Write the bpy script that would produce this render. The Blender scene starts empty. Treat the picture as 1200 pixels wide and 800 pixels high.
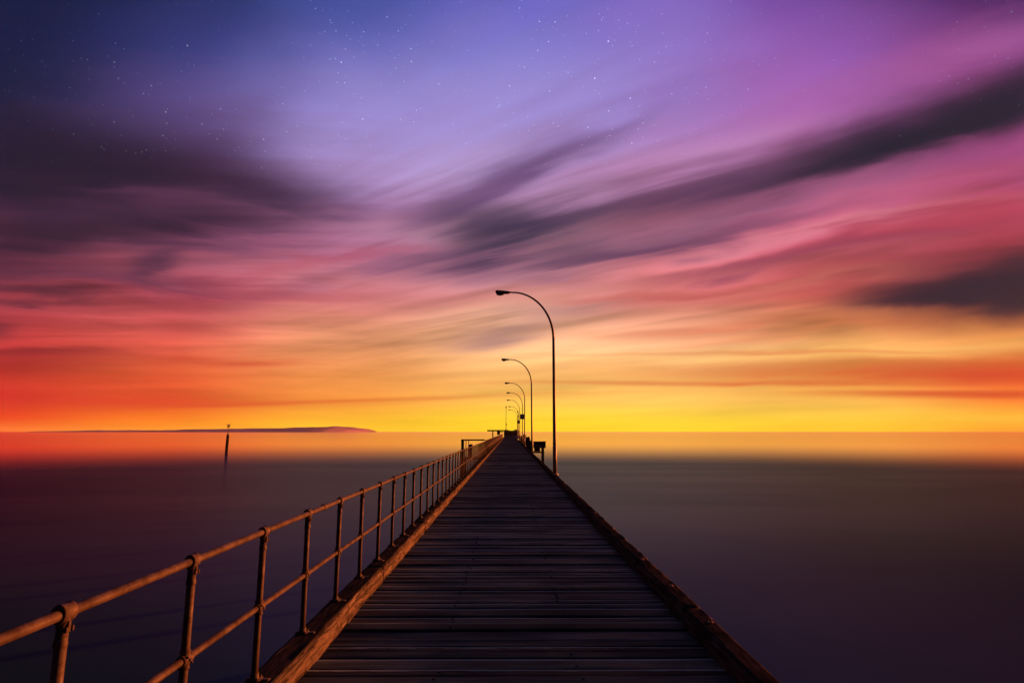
import bpy, bmesh, math, random
from mathutils import Vector, Matrix, noise as mn

random.seed(7)
R = math.radians
scene = bpy.context.scene
COL = scene.collection

# ------------------------------------------------------------------ camera
cam_d = bpy.data.cameras.new("camera")
cam = bpy.data.objects.new("camera", cam_d)
COL.objects.link(cam)
scene.camera = cam
cam_d.lens = 20.0
cam_d.sensor_width = 36.0
cam_d.clip_start = 0.05
cam_d.clip_end = 40000
cam.location = (0, 0, 1.85)
cam.rotation_euler = (R(90 + 8.97), 0, R(-0.26))

# ------------------------------------------------------------------ exposure
scene.render.engine = 'CYCLES'
scene.view_settings.view_transform = 'Standard'
scene.view_settings.look = 'None'
scene.view_settings.exposure = 1.8
scene.cycles.max_bounces = 5
scene.cycles.diffuse_bounces = 3
scene.cycles.glossy_bounces = 2
scene.view_settings.gamma = 1.0

# ------------------------------------------------------------------ sun (low, ahead on the right)
SUN_AZ = 58.0      # degrees from the pier's direction towards the right
SUN_EL = 2.75
sd = bpy.data.lights.new("sun", 'SUN')
sd.energy = 5.0
sd.angle = R(1.5)
sd.color = (1.0, 0.20, 0.042)
sun = bpy.data.objects.new("sun", sd)
COL.objects.link(sun)
sdir = Vector((math.sin(R(SUN_AZ)) * math.cos(R(SUN_EL)), math.cos(R(SUN_AZ)) * math.cos(R(SUN_EL)), math.sin(R(SUN_EL))))
sun.rotation_euler = sdir.to_track_quat('Z', 'Y').to_euler()
sun.location = (60, 40, 30)

# ------------------------------------------------------------------ sky
SKY_COLUMNS = [  # (s, [(t, linear colour), ...]) - s, t: sideways and upward slope of the view direction from north
    (-0.901, [(0.002, (0.9131, 0.1714, 0.0168)), (0.022, (0.8308, 0.0529, 0.013)), (0.052, (0.6445, 0.0262, 0.0194)), (0.097, (0.6105, 0.0319, 0.0252)), (0.158, (0.5647, 0.0423, 0.0423)), (0.236, (0.3515, 0.0482, 0.0723)), (0.315, (0.2232, 0.0423, 0.0844)), (0.413, (0.1274, 0.0319, 0.0802)), (0.515, (0.0423, 0.0232, 0.0612)), (0.619, (0.0194, 0.0176, 0.0648)), (0.726, (0.0086, 0.0144, 0.0685)), (0.837, (0.007, 0.0123, 0.0545))]),
    (-0.600, [(0.002, (0.9823, 0.3278, 0.013)), (0.022, (0.956, 0.2051, 0.0168)), (0.052, (0.807, 0.0762, 0.0232)), (0.097, (0.8228, 0.1221, 0.0369)), (0.158, (0.7605, 0.107, 0.0723)), (0.236, (0.5776, 0.1022, 0.1274)), (0.315, (0.4851, 0.107, 0.1714)), (0.413, (0.3278, 0.0976, 0.2232)), (0.515, (0.1812, 0.0908, 0.2542)), (0.619, (0.107, 0.0723, 0.2623)), (0.726, (0.0382, 0.0423, 0.1946)), (0.837, (0.0252, 0.0343, 0.15))]),
    (-0.301, [(0.002, (0.9823, 0.6105, 0.0168)), (0.022, (0.9823, 0.4851, 0.0319)), (0.052, (0.9301, 0.305, 0.0482)), (0.097, (0.9131, 0.314, 0.0802)), (0.158, (0.8714, 0.3278, 0.1559)), (0.236, (0.6795, 0.2051, 0.2051)), (0.315, (0.5647, 0.1878, 0.305)), (0.413, (0.4125, 0.1812, 0.3763)), (0.515, (0.3613, 0.2462, 0.5457)), (0.619, (0.2542, 0.2016, 0.5395)), (0.726, (0.117, 0.1221, 0.4342)), (0.837, (0.0612, 0.0802, 0.3278))]),
    (0.000, [(0.002, (1.0, 0.7305, 0.013)), (0.022, (0.9823, 0.6795, 0.0319)), (0.052, (0.9734, 0.5271, 0.0887)), (0.097, (0.956, 0.491, 0.15)), (0.158, (0.9301, 0.491, 0.2542)), (0.236, (0.7758, 0.3325, 0.305)), (0.315, (0.6724, 0.2705, 0.3613)), (0.413, (0.5149, 0.2623, 0.4564)), (0.515, (0.4678, 0.305, 0.6038)), (0.619, (0.314, 0.2384, 0.6172)), (0.726, (0.2307, 0.2016, 0.6038)), (0.837, (0.15, 0.1356, 0.5271))]),
    (0.299, [(0.002, (1.0, 0.7529, 0.0168)), (0.022, (0.9823, 0.6795, 0.0452)), (0.052, (0.9734, 0.552, 0.107)), (0.097, (0.956, 0.491, 0.1384)), (0.158, (0.9301, 0.4793, 0.2384)), (0.236, (0.7758, 0.2307, 0.1878)), (0.315, (0.6795, 0.1812, 0.2159)), (0.413, (0.5149, 0.162, 0.2831)), (0.515, (0.4287, 0.1946, 0.4287)), (0.619, (0.305, 0.162, 0.4851)), (0.726, (0.2831, 0.1714, 0.5647)), (0.837, (0.2307, 0.1413, 0.5271))]),
    (0.600, [(0.002, (0.9823, 0.6445, 0.0168)), (0.022, (0.9823, 0.6105, 0.0529)), (0.052, (0.9734, 0.5149, 0.0908)), (0.097, (0.956, 0.402, 0.0802)), (0.158, (0.956, 0.402, 0.1274)), (0.236, (0.7157, 0.1274, 0.1022)), (0.315, (0.6105, 0.1221, 0.162)), (0.413, (0.5776, 0.1413, 0.2623)), (0.515, (0.4678, 0.1413, 0.3515)), (0.619, (0.3763, 0.1274, 0.4287)), (0.726, (0.2961, 0.1022, 0.4287)), (0.837, (0.1878, 0.0704, 0.3515))]),
    (0.899, [(0.002, (0.956, 0.402, 0.0168)), (0.022, (0.956, 0.5149, 0.0452)), (0.052, (0.8963, 0.2159, 0.0343)), (0.097, (0.8388, 0.1221, 0.0262)), (0.158, (0.8963, 0.3278, 0.0802)), (0.236, (0.5149, 0.0578, 0.0452)), (0.315, (0.4452, 0.0513, 0.0762)), (0.413, (0.4342, 0.0612, 0.1274)), (0.515, (0.3916, 0.0685, 0.2159)), (0.619, (0.314, 0.0648, 0.2232)), (0.726, (0.2542, 0.0545, 0.2307)), (0.837, (0.0931, 0.0232, 0.1329))]),
]
CLOUDS = [  # (s, t, half length, half width, slope angle, weight, linear colour)
    (0.933, 0.626, 0.209, 0.0358, 0.359, 2.80, (0.016, 0.013, 0.0273)),
    (0.720, 0.537, 0.168, 0.0313, 0.289, 2.40, (0.016, 0.013, 0.0273)),
    (0.450, 0.464, 0.212, 0.0305, 0.218, 1.20, (0.0452, 0.0232, 0.0648)),
    (0.226, 0.417, 0.192, 0.0334, 0.182, 1.00, (0.0452, 0.0232, 0.0648)),
    (-0.011, 0.367, 0.097, 0.0329, -0.146, 2.40, (0.0423, 0.0319, 0.0685)),
    (0.099, 0.394, 0.095, 0.0265, 0.110, 0.80, (0.0423, 0.0319, 0.0685)),
    (-0.059, 0.443, 0.096, 0.0235, 0.368, 0.60, (0.1144, 0.0452, 0.1413)),
    (-0.282, 0.472, 0.096, 0.0374, 0.000, 0.50, (0.4452, 0.2831, 0.5776)),
    (-0.246, 0.377, 0.078, 0.0198, 0.092, 0.40, (0.5776, 0.2423, 0.402)),
    (0.037, 0.487, 0.155, 0.0187, 0.477, 1.30, (0.1144, 0.0452, 0.1413)),
    (0.069, 0.532, 0.097, 0.0520, 0.186, 0.25, (0.1144, 0.0452, 0.1413)),
    (0.906, 0.255, 0.133, 0.0402, 0.106, 5.00, (0.0252, 0.0116, 0.0273)),
    (0.750, 0.240, 0.109, 0.0207, 0.123, 2.60, (0.0252, 0.0116, 0.0273)),
    (0.751, 0.315, 0.241, 0.0359, 0.212, 0.50, (0.1878, 0.013, 0.0212)),
    (0.446, 0.397, 0.259, 0.0166, 0.234, 0.50, (0.1144, 0.0452, 0.1413)),
    (0.168, 0.322, 0.173, 0.0162, 0.144, 1.10, (0.0887, 0.0369, 0.0976)),
    (-0.058, 0.322, 0.141, 0.0227, 0.218, 0.90, (0.0887, 0.0369, 0.0976)),
    (0.146, 0.367, 0.238, 0.0197, 0.163, 0.80, (0.0423, 0.0319, 0.0685)),
    (0.381, 0.361, 0.223, 0.0115, 0.180, 0.80, (0.0887, 0.0369, 0.0976)),
    (0.518, 0.315, 0.222, 0.0113, 0.161, 0.50, (0.0887, 0.0369, 0.0976)),
    (0.051, 0.270, 0.070, 0.0128, 0.000, 0.60, (0.1144, 0.0452, 0.1413)),
    (-0.018, 0.164, 0.084, 0.0123, 0.177, 0.75, (0.1144, 0.0452, 0.1413)),
    (0.104, 0.212, 0.092, 0.0125, 0.089, 0.45, (0.1144, 0.0452, 0.1413)),
    (-0.058, 0.315, 0.062, 0.0227, 0.181, 0.50, (0.1144, 0.0452, 0.1413)),
    (-0.856, 0.481, 0.289, 0.0690, -0.073, 2.20, (0.0252, 0.0116, 0.0273)),
    (-0.607, 0.460, 0.241, 0.0442, -0.164, 1.50, (0.0343, 0.0176, 0.0452)),
    (-0.438, 0.423, 0.096, 0.0302, -0.146, 0.70, (0.0452, 0.0232, 0.0648)),
    (-0.794, 0.361, 0.234, 0.0231, 0.055, 1.90, (0.0252, 0.0116, 0.0273)),
    (-0.605, 0.344, 0.141, 0.0197, -0.054, 0.60, (0.0452, 0.0232, 0.0648)),
    (-0.985, 0.601, 0.243, 0.2005, 0.000, 0.70, (0.0091, 0.0091, 0.0296)),
    (-0.647, 0.302, 0.039, 0.0129, 0.373, 1.30, (0.0452, 0.0232, 0.0648)),
    (-0.545, 0.377, 0.127, 0.0165, -0.144, 0.80, (0.0452, 0.0232, 0.0648)),
    (-0.841, 0.239, 0.100, 0.0127, -0.036, 1.30, (0.0252, 0.0116, 0.0273)),
    (-0.917, 0.179, 0.034, 0.0110, 0.000, 0.80, (0.0252, 0.0116, 0.0273)),
    (-0.865, 0.302, 0.217, 0.0293, 0.000, 0.90, (0.0252, 0.0116, 0.0273)),
    (-0.690, 0.267, 0.171, 0.0144, -0.054, 0.70, (0.0887, 0.0369, 0.0976)),
    (-0.735, 0.397, 0.174, 0.0167, -0.073, 0.80, (0.0887, 0.0369, 0.0976)),
    (-0.828, 0.139, 0.129, 0.0093, 0.000, 0.90, (0.1878, 0.013, 0.0212)),
    (-0.717, 0.089, 0.210, 0.0091, 0.018, 0.50, (0.6105, 0.0482, 0.0212)),
    (-0.593, 0.220, 0.185, 0.0126, -0.053, 0.50, (0.1878, 0.013, 0.0212)),
    (-0.567, 0.186, 0.084, 0.0140, -0.088, 0.40, (0.1878, 0.013, 0.0212)),
    (-0.541, 0.532, 0.149, 0.0382, -0.361, 0.30, (0.0423, 0.0252, 0.0931)),
    (-0.263, 0.408, 0.126, 0.0133, 0.148, 0.10, (0.1144, 0.0452, 0.1413)),
    (-0.197, 0.307, 0.202, 0.0129, 0.255, 0.50, (0.1144, 0.0452, 0.1413)),
    (-0.558, 0.348, 0.126, 0.0328, -0.090, 0.40, (0.1144, 0.0452, 0.1413)),
    (-0.565, 0.251, 0.139, 0.0191, 0.000, 0.30, (0.1878, 0.013, 0.0212)),
    (0.757, 0.101, 0.316, 0.0137, 0.000, 1.90, (0.6105, 0.0482, 0.0212)),
    (0.828, 0.064, 0.224, 0.0060, 0.000, 0.80, (0.6105, 0.0482, 0.0212)),
    (0.437, 0.267, 0.234, 0.0112, 0.107, 0.60, (0.4287, 0.0382, 0.0704)),
    (0.629, 0.340, 0.272, 0.0131, 0.178, 0.90, (0.4287, 0.0382, 0.0704)),
    (0.251, 0.243, 0.186, 0.0095, 0.071, 0.50, (0.4287, 0.0382, 0.0704)),
    (0.823, 0.397, 0.195, 0.0167, 0.214, 0.70, (0.4287, 0.0382, 0.0704)),
    (-0.057, 0.236, 0.185, 0.0126, 0.143, 0.40, (0.4287, 0.0382, 0.0704)),
    (-0.306, 0.315, 0.202, 0.0113, 0.182, 0.50, (0.4287, 0.0382, 0.0704)),
    (-0.457, 0.243, 0.200, 0.0127, 0.000, 0.50, (0.4287, 0.0382, 0.0704)),
    (0.515, 0.082, 0.195, 0.0045, 0.000, 0.80, (0.6105, 0.0482, 0.0212)),
    (0.783, 0.067, 0.225, 0.0045, 0.000, 0.60, (0.6105, 0.0482, 0.0212)),
    (0.489, 0.139, 0.242, 0.0038, 0.000, 0.50, (0.6105, 0.0482, 0.0212)),
    (0.370, 0.182, 0.183, 0.0093, 0.035, 0.50, (0.6105, 0.0482, 0.0212)),
    (0.553, 0.173, 0.246, 0.0078, 0.070, 0.40, (0.6105, 0.0482, 0.0212)),
    (0.155, 0.083, 0.165, 0.0030, 0.000, 0.50, (0.6105, 0.0482, 0.0212)),
    (-0.294, 0.052, 0.329, 0.0030, 0.035, 0.50, (0.6105, 0.0482, 0.0212)),
    (-0.448, 0.117, 0.075, 0.0053, 0.035, 0.70, (0.6105, 0.0482, 0.0212)),
    (-0.562, 0.124, 0.060, 0.0061, 0.035, 0.50, (0.6105, 0.0482, 0.0212)),
    (-0.637, 0.047, 0.239, 0.0060, 0.000, 0.60, (0.6105, 0.0482, 0.0212)),
    (-0.841, 0.120, 0.181, 0.0184, 0.000, 0.40, (0.1878, 0.013, 0.0212)),
    (-0.058, 0.356, 0.141, 0.0147, -0.073, 0.70, (0.8308, 0.4287, 0.5457)),
    (0.308, 0.498, 0.246, 0.0205, 0.257, 0.45, (0.6105, 0.305, 0.5776)),
    (0.880, 0.723, 0.262, 0.0368, 0.312, 0.60, (0.4564, 0.1274, 0.3763)),
    (0.569, 0.367, 0.272, 0.0082, 0.162, 0.80, (0.807, 0.2623, 0.305)),
    (0.035, 0.220, 0.138, 0.0220, 0.089, 0.50, (0.9387, 0.5149, 0.3278)),
    (0.070, 0.628, 0.180, 0.0805, 0.095, 0.50, (0.3763, 0.305, 0.7157)),
    (-0.059, 0.498, 0.144, 0.0308, 0.149, 0.50, (0.5149, 0.3763, 0.6795)),
    (-0.238, 0.601, 0.211, 0.0889, -0.094, 0.50, (0.3763, 0.305, 0.7157)),
    (0.813, 0.443, 0.215, 0.0237, 0.250, 0.80, (0.6105, 0.1144, 0.2423)),
    (0.640, 0.139, 0.349, 0.0108, 0.018, 0.60, (0.9734, 0.6105, 0.1714)),
    (-0.305, 0.275, 0.186, 0.0160, -0.107, 0.40, (0.7913, 0.2623, 0.305)),
    (-0.720, 0.405, 0.078, 0.0134, 0.093, 0.40, (0.305, 0.0704, 0.1559)),
    (0.255, 0.356, 0.191, 0.0082, 0.216, 0.50, (0.6795, 0.2831, 0.3763)),
    (0.406, 0.259, 0.218, 0.0095, 0.089, 0.50, (0.9131, 0.3763, 0.2051)),
    (-0.766, 0.259, 0.185, 0.0096, 0.000, 0.40, (0.5149, 0.0612, 0.0802)),
]
STAR_GAIN = 1.0
world = bpy.data.worlds.new("World")
scene.world = world
world.use_nodes = True
world.cycles.sampling_method = 'MANUAL'
world.cycles.sample_map_resolution = 512
nt = world.node_tree
nt.nodes.clear()


class G:
    """tiny helper that writes shader maths"""
    def __init__(self, nt):
        self.nt = nt

    def n(self, kind, **kw):
        nd = self.nt.nodes.new(kind)
        for k, v in kw.items():
            setattr(nd, k, v)
        return nd

    def put(self, sock, v):
        if hasattr(v, 'is_output') or isinstance(v, bpy.types.NodeSocket):
            self.nt.links.new(v, sock)
        else:
            sock.default_value = v

    def m(self, op, a, b=None, c=None, clamp=False):
        nd = self.n('ShaderNodeMath', operation=op)
        nd.use_clamp = clamp
        self.put(nd.inputs[0], a)
        if b is not None:
            self.put(nd.inputs[1], b)
        if c is not None:
            self.put(nd.inputs[2], c)
        return nd.outputs[0]

    def rng(self, v, a, b, c=0.0, d=1.0, smooth=True):
        nd = self.n('ShaderNodeMapRange')
        if smooth:
            nd.interpolation_type = 'SMOOTHSTEP'
        self.put(nd.inputs['Value'], v)
        for k, x in zip(('From Min', 'From Max', 'To Min', 'To Max'), (a, b, c, d)):
            self.put(nd.inputs[k], x)
        return nd.outputs[0]

    def mix(self, f, a, b, mode='MIX'):
        nd = self.n('ShaderNodeMix', data_type='RGBA', blend_type=mode)
        nd.clamp_factor = True
        self.put(nd.inputs['Factor'], f)
        self.put(nd.inputs[6], a if not isinstance(a, tuple) else (a + (1,))[:4])
        self.put(nd.inputs[7], b if not isinstance(b, tuple) else (b + (1,))[:4])
        return nd.outputs[2]

    def xyz(self, x, y, z):
        nd = self.n('ShaderNodeCombineXYZ')
        self.put(nd.inputs[0], x)
        self.put(nd.inputs[1], y)
        self.put(nd.inputs[2], z)
        return nd.outputs[0]

    def noise(self, vec, scale, detail=3, rough=.5, dist=0.0):
        nd = self.n('ShaderNodeTexNoise')
        self.put(nd.inputs['Vector'], vec)
        nd.inputs['Scale'].default_value = scale
        nd.inputs['Detail'].default_value = detail
        nd.inputs['Roughness'].default_value = rough
        nd.inputs['Distortion'].default_value = dist
        return nd.outputs['Fac']


g = G(nt)
tc = g.n('ShaderNodeTexCoord')
sep = g.n('ShaderNodeSeparateXYZ')
nt.links.new(tc.outputs['Generated'], sep.inputs[0])
X, Y, Z = sep.outputs
yc = g.m('MAXIMUM', Y, 0.22)
s0 = g.m('DIVIDE', X, yc)
t0 = g.m('DIVIDE', Z, yc)
# cloud streaks fan out from a far point on the left of the horizon, as wind-drawn cloud does
r_ = g.m('ADD', s0, 1.35)
phi = g.m('DIVIDE', g.m('ADD', t0, 0.02), g.m('MAXIMUM', r_, 0.15))
fan = g.xyz(g.m('MULTIPLY', r_, 1.1), g.m('MULTIPLY', phi, 11.0), 0.0)
flat = g.xyz(g.m('MULTIPLY', s0, 1.9), g.m('ADD', g.m('MULTIPLY', t0, 12.0), g.m('MULTIPLY', s0, 1.2)), 5.3)
nf = g.noise(fan, 1.9, 4, .55, .45)
nl = g.noise(flat, 1.5, 4, .55, .6)
side = g.rng(s0, -0.55, 0.05)
streak = g.m('ADD', g.m('MULTIPLY', nf, side), g.m('MULTIPLY', nl, g.m('SUBTRACT', 1.0, side)))
streak = g.m('SUBTRACT', streak, 0.5)
fine_v = g.xyz(g.m('MULTIPLY', r_, 1.6), g.m('MULTIPLY', phi, 34.0), 2.0)
hush = g.rng(t0, 0.35, 0.62, 1.0, 0.12)
fine = g.m('MULTIPLY', g.m('SUBTRACT', g.noise(fine_v, 1.5, 2, .5, .2), 0.5), g.m('MULTIPLY', side, hush))
fine_l = g.xyz(g.m('MULTIPLY', s0, 2.0), g.m('MULTIPLY', t0, 40.0), 8.0)
fine2 = g.m('MULTIPLY', g.m('SUBTRACT', g.noise(fine_l, 1.4, 2, .5, .2), 0.5), g.m('MULTIPLY', g.m('SUBTRACT', 1.0, side), hush))
soft = g.m('SUBTRACT', g.noise(g.xyz(g.m('MULTIPLY', s0, 1.5), g.m('MULTIPLY', t0, 3.0), 1.0), 1.5, 2, .5, .4), 0.5)
soft2 = g.m('SUBTRACT', g.noise(g.xyz(g.m('MULTIPLY', s0, 1.5), g.m('MULTIPLY', t0, 3.0), 7.0), 1.7, 2, .5, .4), 0.5)
# warp fades out at the horizon
wf = g.rng(t0, 0.0, 0.35)
s = g.m('MULTIPLY_ADD', g.m('MULTIPLY', soft2, wf), 0.22, s0)
t = g.m('ADD', t0, g.m('MULTIPLY', wf, g.m('ADD', g.m('MULTIPLY', soft, 0.07), g.m('MULTIPLY', streak, 0.10))))
fac = g.m('DIVIDE', t, 0.95, clamp=True)
base = None
for i, (sx, stops) in enumerate(SKY_COLUMNS):
    rp = g.n('ShaderNodeValToRGB')
    g.put(rp.inputs[0], fac)
    cr = rp.color_ramp
    cr.interpolation = 'LINEAR'
    while len(cr.elements) < len(stops):
        cr.elements.new(0.5)
    for el, (tt, cc) in zip(cr.elements, sorted(stops)):
        el.position = min(1.0, tt / 0.95)
    for el, (tt, cc) in zip(cr.elements, sorted(stops)):
        el.color = cc + (1,)
    if base is None:
        base = rp.outputs[0]
    else:
        a = SKY_COLUMNS[i - 1][0]
        base = g.mix(g.rng(s, a - .02, sx + .02), base, rp.outputs[0])
# streaky light and dark within the cloud sheet
amp = g.rng(t0, 0.0, 0.22, 0.25, 1.0)
lum = g.m('MULTIPLY_ADD', g.m('MULTIPLY', streak, amp), 1.5, 1.0)
lum = g.m('ADD', lum, g.m('MULTIPLY', g.m('MULTIPLY', fine, amp), 1.7))
lum = g.m('ADD', lum, g.m('MULTIPLY', g.m('MULTIPLY', fine2, amp), 1.1))
top = g.rng(t0, 0.38, 0.65)
lum = g.m('ADD', g.m('MULTIPLY', lum, g.m('SUBTRACT', 1.0, g.m('MULTIPLY', top, .75))), g.m('MULTIPLY', top, .75))
vm = g.n('ShaderNodeVectorMath', operation='SCALE')
nt.links.new(base, vm.inputs[0])
g.put(vm.inputs['Scale'], lum)
col = vm.outputs[0]
# individual cloud bands
sw = g.m('ADD', s0, g.m('MULTIPLY', soft2, 0.10))
tw = g.m('ADD', t0, g.m('MULTIPLY', g.m('ADD', g.m('ADD', g.m('MULTIPLY', streak, 0.10), g.m('MULTIPLY', fine, 0.055)), g.m('MULTIPLY', soft, 0.05)), g.rng(t0, 0.02, 0.3, .05, 1.0)))
ragged = g.m('MULTIPLY_ADD', g.m('ADD', streak, g.m('MULTIPLY', fine, 1.0)), 2.2, 1.0, clamp=False)
ragged = g.m('MAXIMUM', ragged, 0.15)
prev = ragged
groups = {}
for b in CLOUDS:
    groups.setdefault(b[6], []).append(b)
for cc, bl in sorted(groups.items(), key=lambda kv: -sum(kv[0])):
    acc = None
    for (bs, bt, L, W, an, w, _) in bl:
        mp = g.n('ShaderNodeMapping', vector_type='TEXTURE')
        # (the vanishing third coordinate only makes Cycles evaluate the bands one after another)
        P = g.xyz(sw, tw, g.m('MULTIPLY', prev, 1e-7))
        nt.links.new(P, mp.inputs['Vector'])
        mp.inputs['Location'].default_value = (bs, bt, 0)
        mp.inputs['Rotation'].default_value = (0, 0, an)
        mp.inputs['Scale'].default_value = (L, W, 1)
        dt = g.n('ShaderNodeVectorMath', operation='DOT_PRODUCT')
        nt.links.new(mp.outputs[0], dt.inputs[0])
        nt.links.new(mp.outputs[0], dt.inputs[1])
        e = g.m('EXPONENT', g.m('MULTIPLY', dt.outputs['Value'], -0.75))
        acc = g.m('MULTIPLY', e, w) if acc is None else g.m('MULTIPLY_ADD', e, w, acc)
        prev = acc
    acc = g.m('MULTIPLY', acc, ragged)
    f = g.m('SUBTRACT', 1.0, g.m('EXPONENT', g.m('MULTIPLY', acc, -1.0)))
    col = g.mix(f, col, cc)
# stars in the clear blue overhead
vo = g.n('ShaderNodeTexVoronoi')
vo.feature = 'F1'
nt.links.new(tc.outputs['Generated'], vo.inputs['Vector'])
vo.inputs['Scale'].default_value = 125.0
vs = g.n('ShaderNodeSeparateColor')
nt.links.new(vo.outputs['Color'], vs.inputs[0])
rad = g.m('MULTIPLY_ADD', g.m('POWER', vs.outputs[0], 4.0), 0.09, 0.11)
star = g.rng(vo.outputs['Distance'], g.m('MULTIPLY', rad, .25), rad, 1.0, 0.0)
star = g.m('MULTIPLY', star, g.m('MULTIPLY_ADD', g.m('POWER', vs.outputs[1], 4.0), 0.9, 0.30))
clear = g.noise(g.xyz(s0, t0, 3.0), 3.0, 2)
star = g.m('MULTIPLY', star, g.m('MULTIPLY', g.rng(t0, 0.42, 0.62), g.m('MULTIPLY', g.rng(s0, 0.15, 0.65, 1.0, 0.2), g.rng(s0, -1.0, -.45, .2, 1.0))))
star = g.m('MULTIPLY', star, g.rng(clear, .38, .58, .25, 1.0))
col = g.mix(1.0, col, g.mix(g.m('MULTIPLY', star, STAR_GAIN, clamp=True), (0, 0, 0), (.75, .88, 1.0)), 'ADD')
col = g.mix(g.rng(t0, 0.84, 1.35), col, (.016, .016, .045))
col = g.mix(g.rng(s0, -0.95, -3.4), col, (.035, .022, .05))
# the sky behind has already gone to dusk
col = g.mix(g.rng(Y, 0.42, -0.15), col, (.018, .017, .040))
# a trace of physically based skylight under it
nish = g.n('ShaderNodeTexSky', sky_type='NISHITA')
nish.sun_disc = False
nish.sun_elevation = R(SUN_EL)
nish.sun_rotation = R(SUN_AZ)
bg = g.n('ShaderNodeBackground')
nt.links.new(col, bg.inputs['Color'])
bg.inputs['Strength'].default_value = 0.287
bg2 = g.n('ShaderNodeBackground')
nt.links.new(nish.outputs[0], bg2.inputs['Color'])
bg2.inputs['Strength'].default_value = 0.0008
ad = g.n('ShaderNodeAddShader')
nt.links.new(bg.outputs[0], ad.inputs[0])
nt.links.new(bg2.outputs[0], ad.inputs[1])
wo = g.n('ShaderNodeOutputWorld')
nt.links.new(ad.outputs[0], wo.inputs['Surface'])


# ------------------------------------------------------------------ materials
def new_mat(name, rough=.6, spec=.5, metal=0.0):
    m = bpy.data.materials.new(name)
    m.use_nodes = True
    b = m.node_tree.nodes['Principled BSDF']
    b.inputs['Roughness'].default_value = rough
    b.inputs['Specular IOR Level'].default_value = spec
    b.inputs['Metallic'].default_value = metal
    return m, G(m.node_tree), b


def mapped(gg, scale, coord='Object'):
    t_ = gg.n('ShaderNodeTexCoord')
    mp = gg.n('ShaderNodeMapping')
    gg.nt.links.new(t_.outputs[coord], mp.inputs['Vector'])
    mp.inputs['Scale'].default_value = scale
    return mp.outputs[0]


def bump(gg, b, h, strength, dist):
    bp = gg.n('ShaderNodeBump')
    bp.inputs['Strength'].default_value = strength
    bp.inputs['Distance'].default_value = dist
    gg.put(bp.inputs['Height'], h)
    gg.nt.links.new(bp.outputs[0], b.inputs['Normal'])


def mat_planks():
    m, q, b = new_mat('weathered_deck_timber', .72, .12)
    at = q.n('ShaderNodeAttribute', attribute_name='tone')
    v = mapped(q, (1.4, 42, 42))
    gr = q.noise(v, 1.0, 6, .62, .6)
    v2 = mapped(q, (3.5, 150, 150))
    gr2 = q.noise(v2, 1.0, 4, .6, .3)
    big = q.noise(mapped(q, (.8, 2.2, 1)), 1.0, 3, .5)
    gr3 = q.noise(mapped(q, (5, 75, 75)), 1.0, 5, .7, 1.2)
    c = q.mix(q.rng(gr, .3, .72), (.011, .018, .0155), (.062, .104, .098))
    c = q.mix(q.rng(gr2, .52, .70), c, (.003, .003, .003))
    c = q.mix(q.rng(gr3, .55, .68), c, (.038, .047, .056))
    c = q.mix(q.m('MULTIPLY', q.rng(big, .35, .7), .5), c, (.009, .012, .015))
    sc = q.n('ShaderNodeVectorMath', operation='SCALE')
    q.nt.links.new(c, sc.inputs[0])
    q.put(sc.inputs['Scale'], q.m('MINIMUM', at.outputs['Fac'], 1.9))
    # sky glints on the board edges, painted in as a paler colour
    edge_glint = q.m('MULTIPLY', q.rng(at.outputs['Fac'], 1.7, 6.0), q.rng(gr, .25, .6, .35, 1.0))
    q.nt.links.new(q.mix(edge_glint, sc.outputs[0], (.23, .35, .34)), b.inputs['Base Color'])
    q.put(b.inputs['Roughness'], q.rng(big, .3, .7, .62, .85))
    h = q.m('ADD', q.m('ADD', gr, gr3), q.m('MULTIPLY', gr2, .6))
    bump(q, b, h, .8, .006)
    return m


def mat_kerb(name, dark, light):
    m, q, b = new_mat(name, .9, 0.0)
    gr = q.noise(mapped(q, (22, 1.6, 22)), 1.0, 7, .65, .9)
    gr2 = q.noise(mapped(q, (95, 7, 95)), 1.0, 4, .65, .6)
    chip = q.noise(mapped(q, (7, 4, 9)), 1.0, 6, .7, .3)
    c = q.mix(q.rng(gr, .32, .68), dark, light)
    c = q.mix(q.rng(gr2, .52, .68), c, tuple(k * .25 for k in dark))
    c = q.mix(q.rng(chip, .56, .66), c, tuple(k * .5 for k in dark))
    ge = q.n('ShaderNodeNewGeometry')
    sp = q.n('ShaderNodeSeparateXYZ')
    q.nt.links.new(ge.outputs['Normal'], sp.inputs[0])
    # shade of the barely sunlit upper faces, painted in as a darker colour
    top_shade = q.m('MULTIPLY', q.rng(sp.outputs[2], .35, .9), q.rng(chip, .25, .7, .9, .45))
    c = q.mix(top_shade, c, (.010, .012, .013))
    q.nt.links.new(c, b.inputs['Base Color'])
    h = q.m('ADD', q.m('ADD', gr, q.m('MULTIPLY', gr2, .45)), q.m('MULTIPLY', chip, .9))
    # foot traffic has polished the upper face, the sides keep their deep grain
    hh = q.m('MULTIPLY', h, q.rng(sp.outputs[2], .15, .7, 1.0, .0))
    bump(q, b, hh, 1.0, .022)
    return m


def mat_pipe():
    m, q, b = new_mat('rusty_galvanised_pipe', .6, .10, .0)
    n1 = q.noise(mapped(q, (9, 9, 9)), 1.0, 6, .65, .2)
    n2 = q.noise(mapped(q, (60, 60, 60)), 1.0, 4, .6)
    c = q.mix(q.rng(n1, .35, .65), (.054, .044, .040), (.018, .012, .0105))
    c = q.mix(q.rng(n2, .55, .72), c, (.025, .017, .014))
    q.nt.links.new(c, b.inputs['Base Color'])
    q.put(b.inputs['Roughness'], q.rng(n1, .3, .7, .5, .75))
    bump(q, b, q.m('ADD', n1, q.m('MULTIPLY', n2, .5)), .5, .006)
    return m


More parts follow.
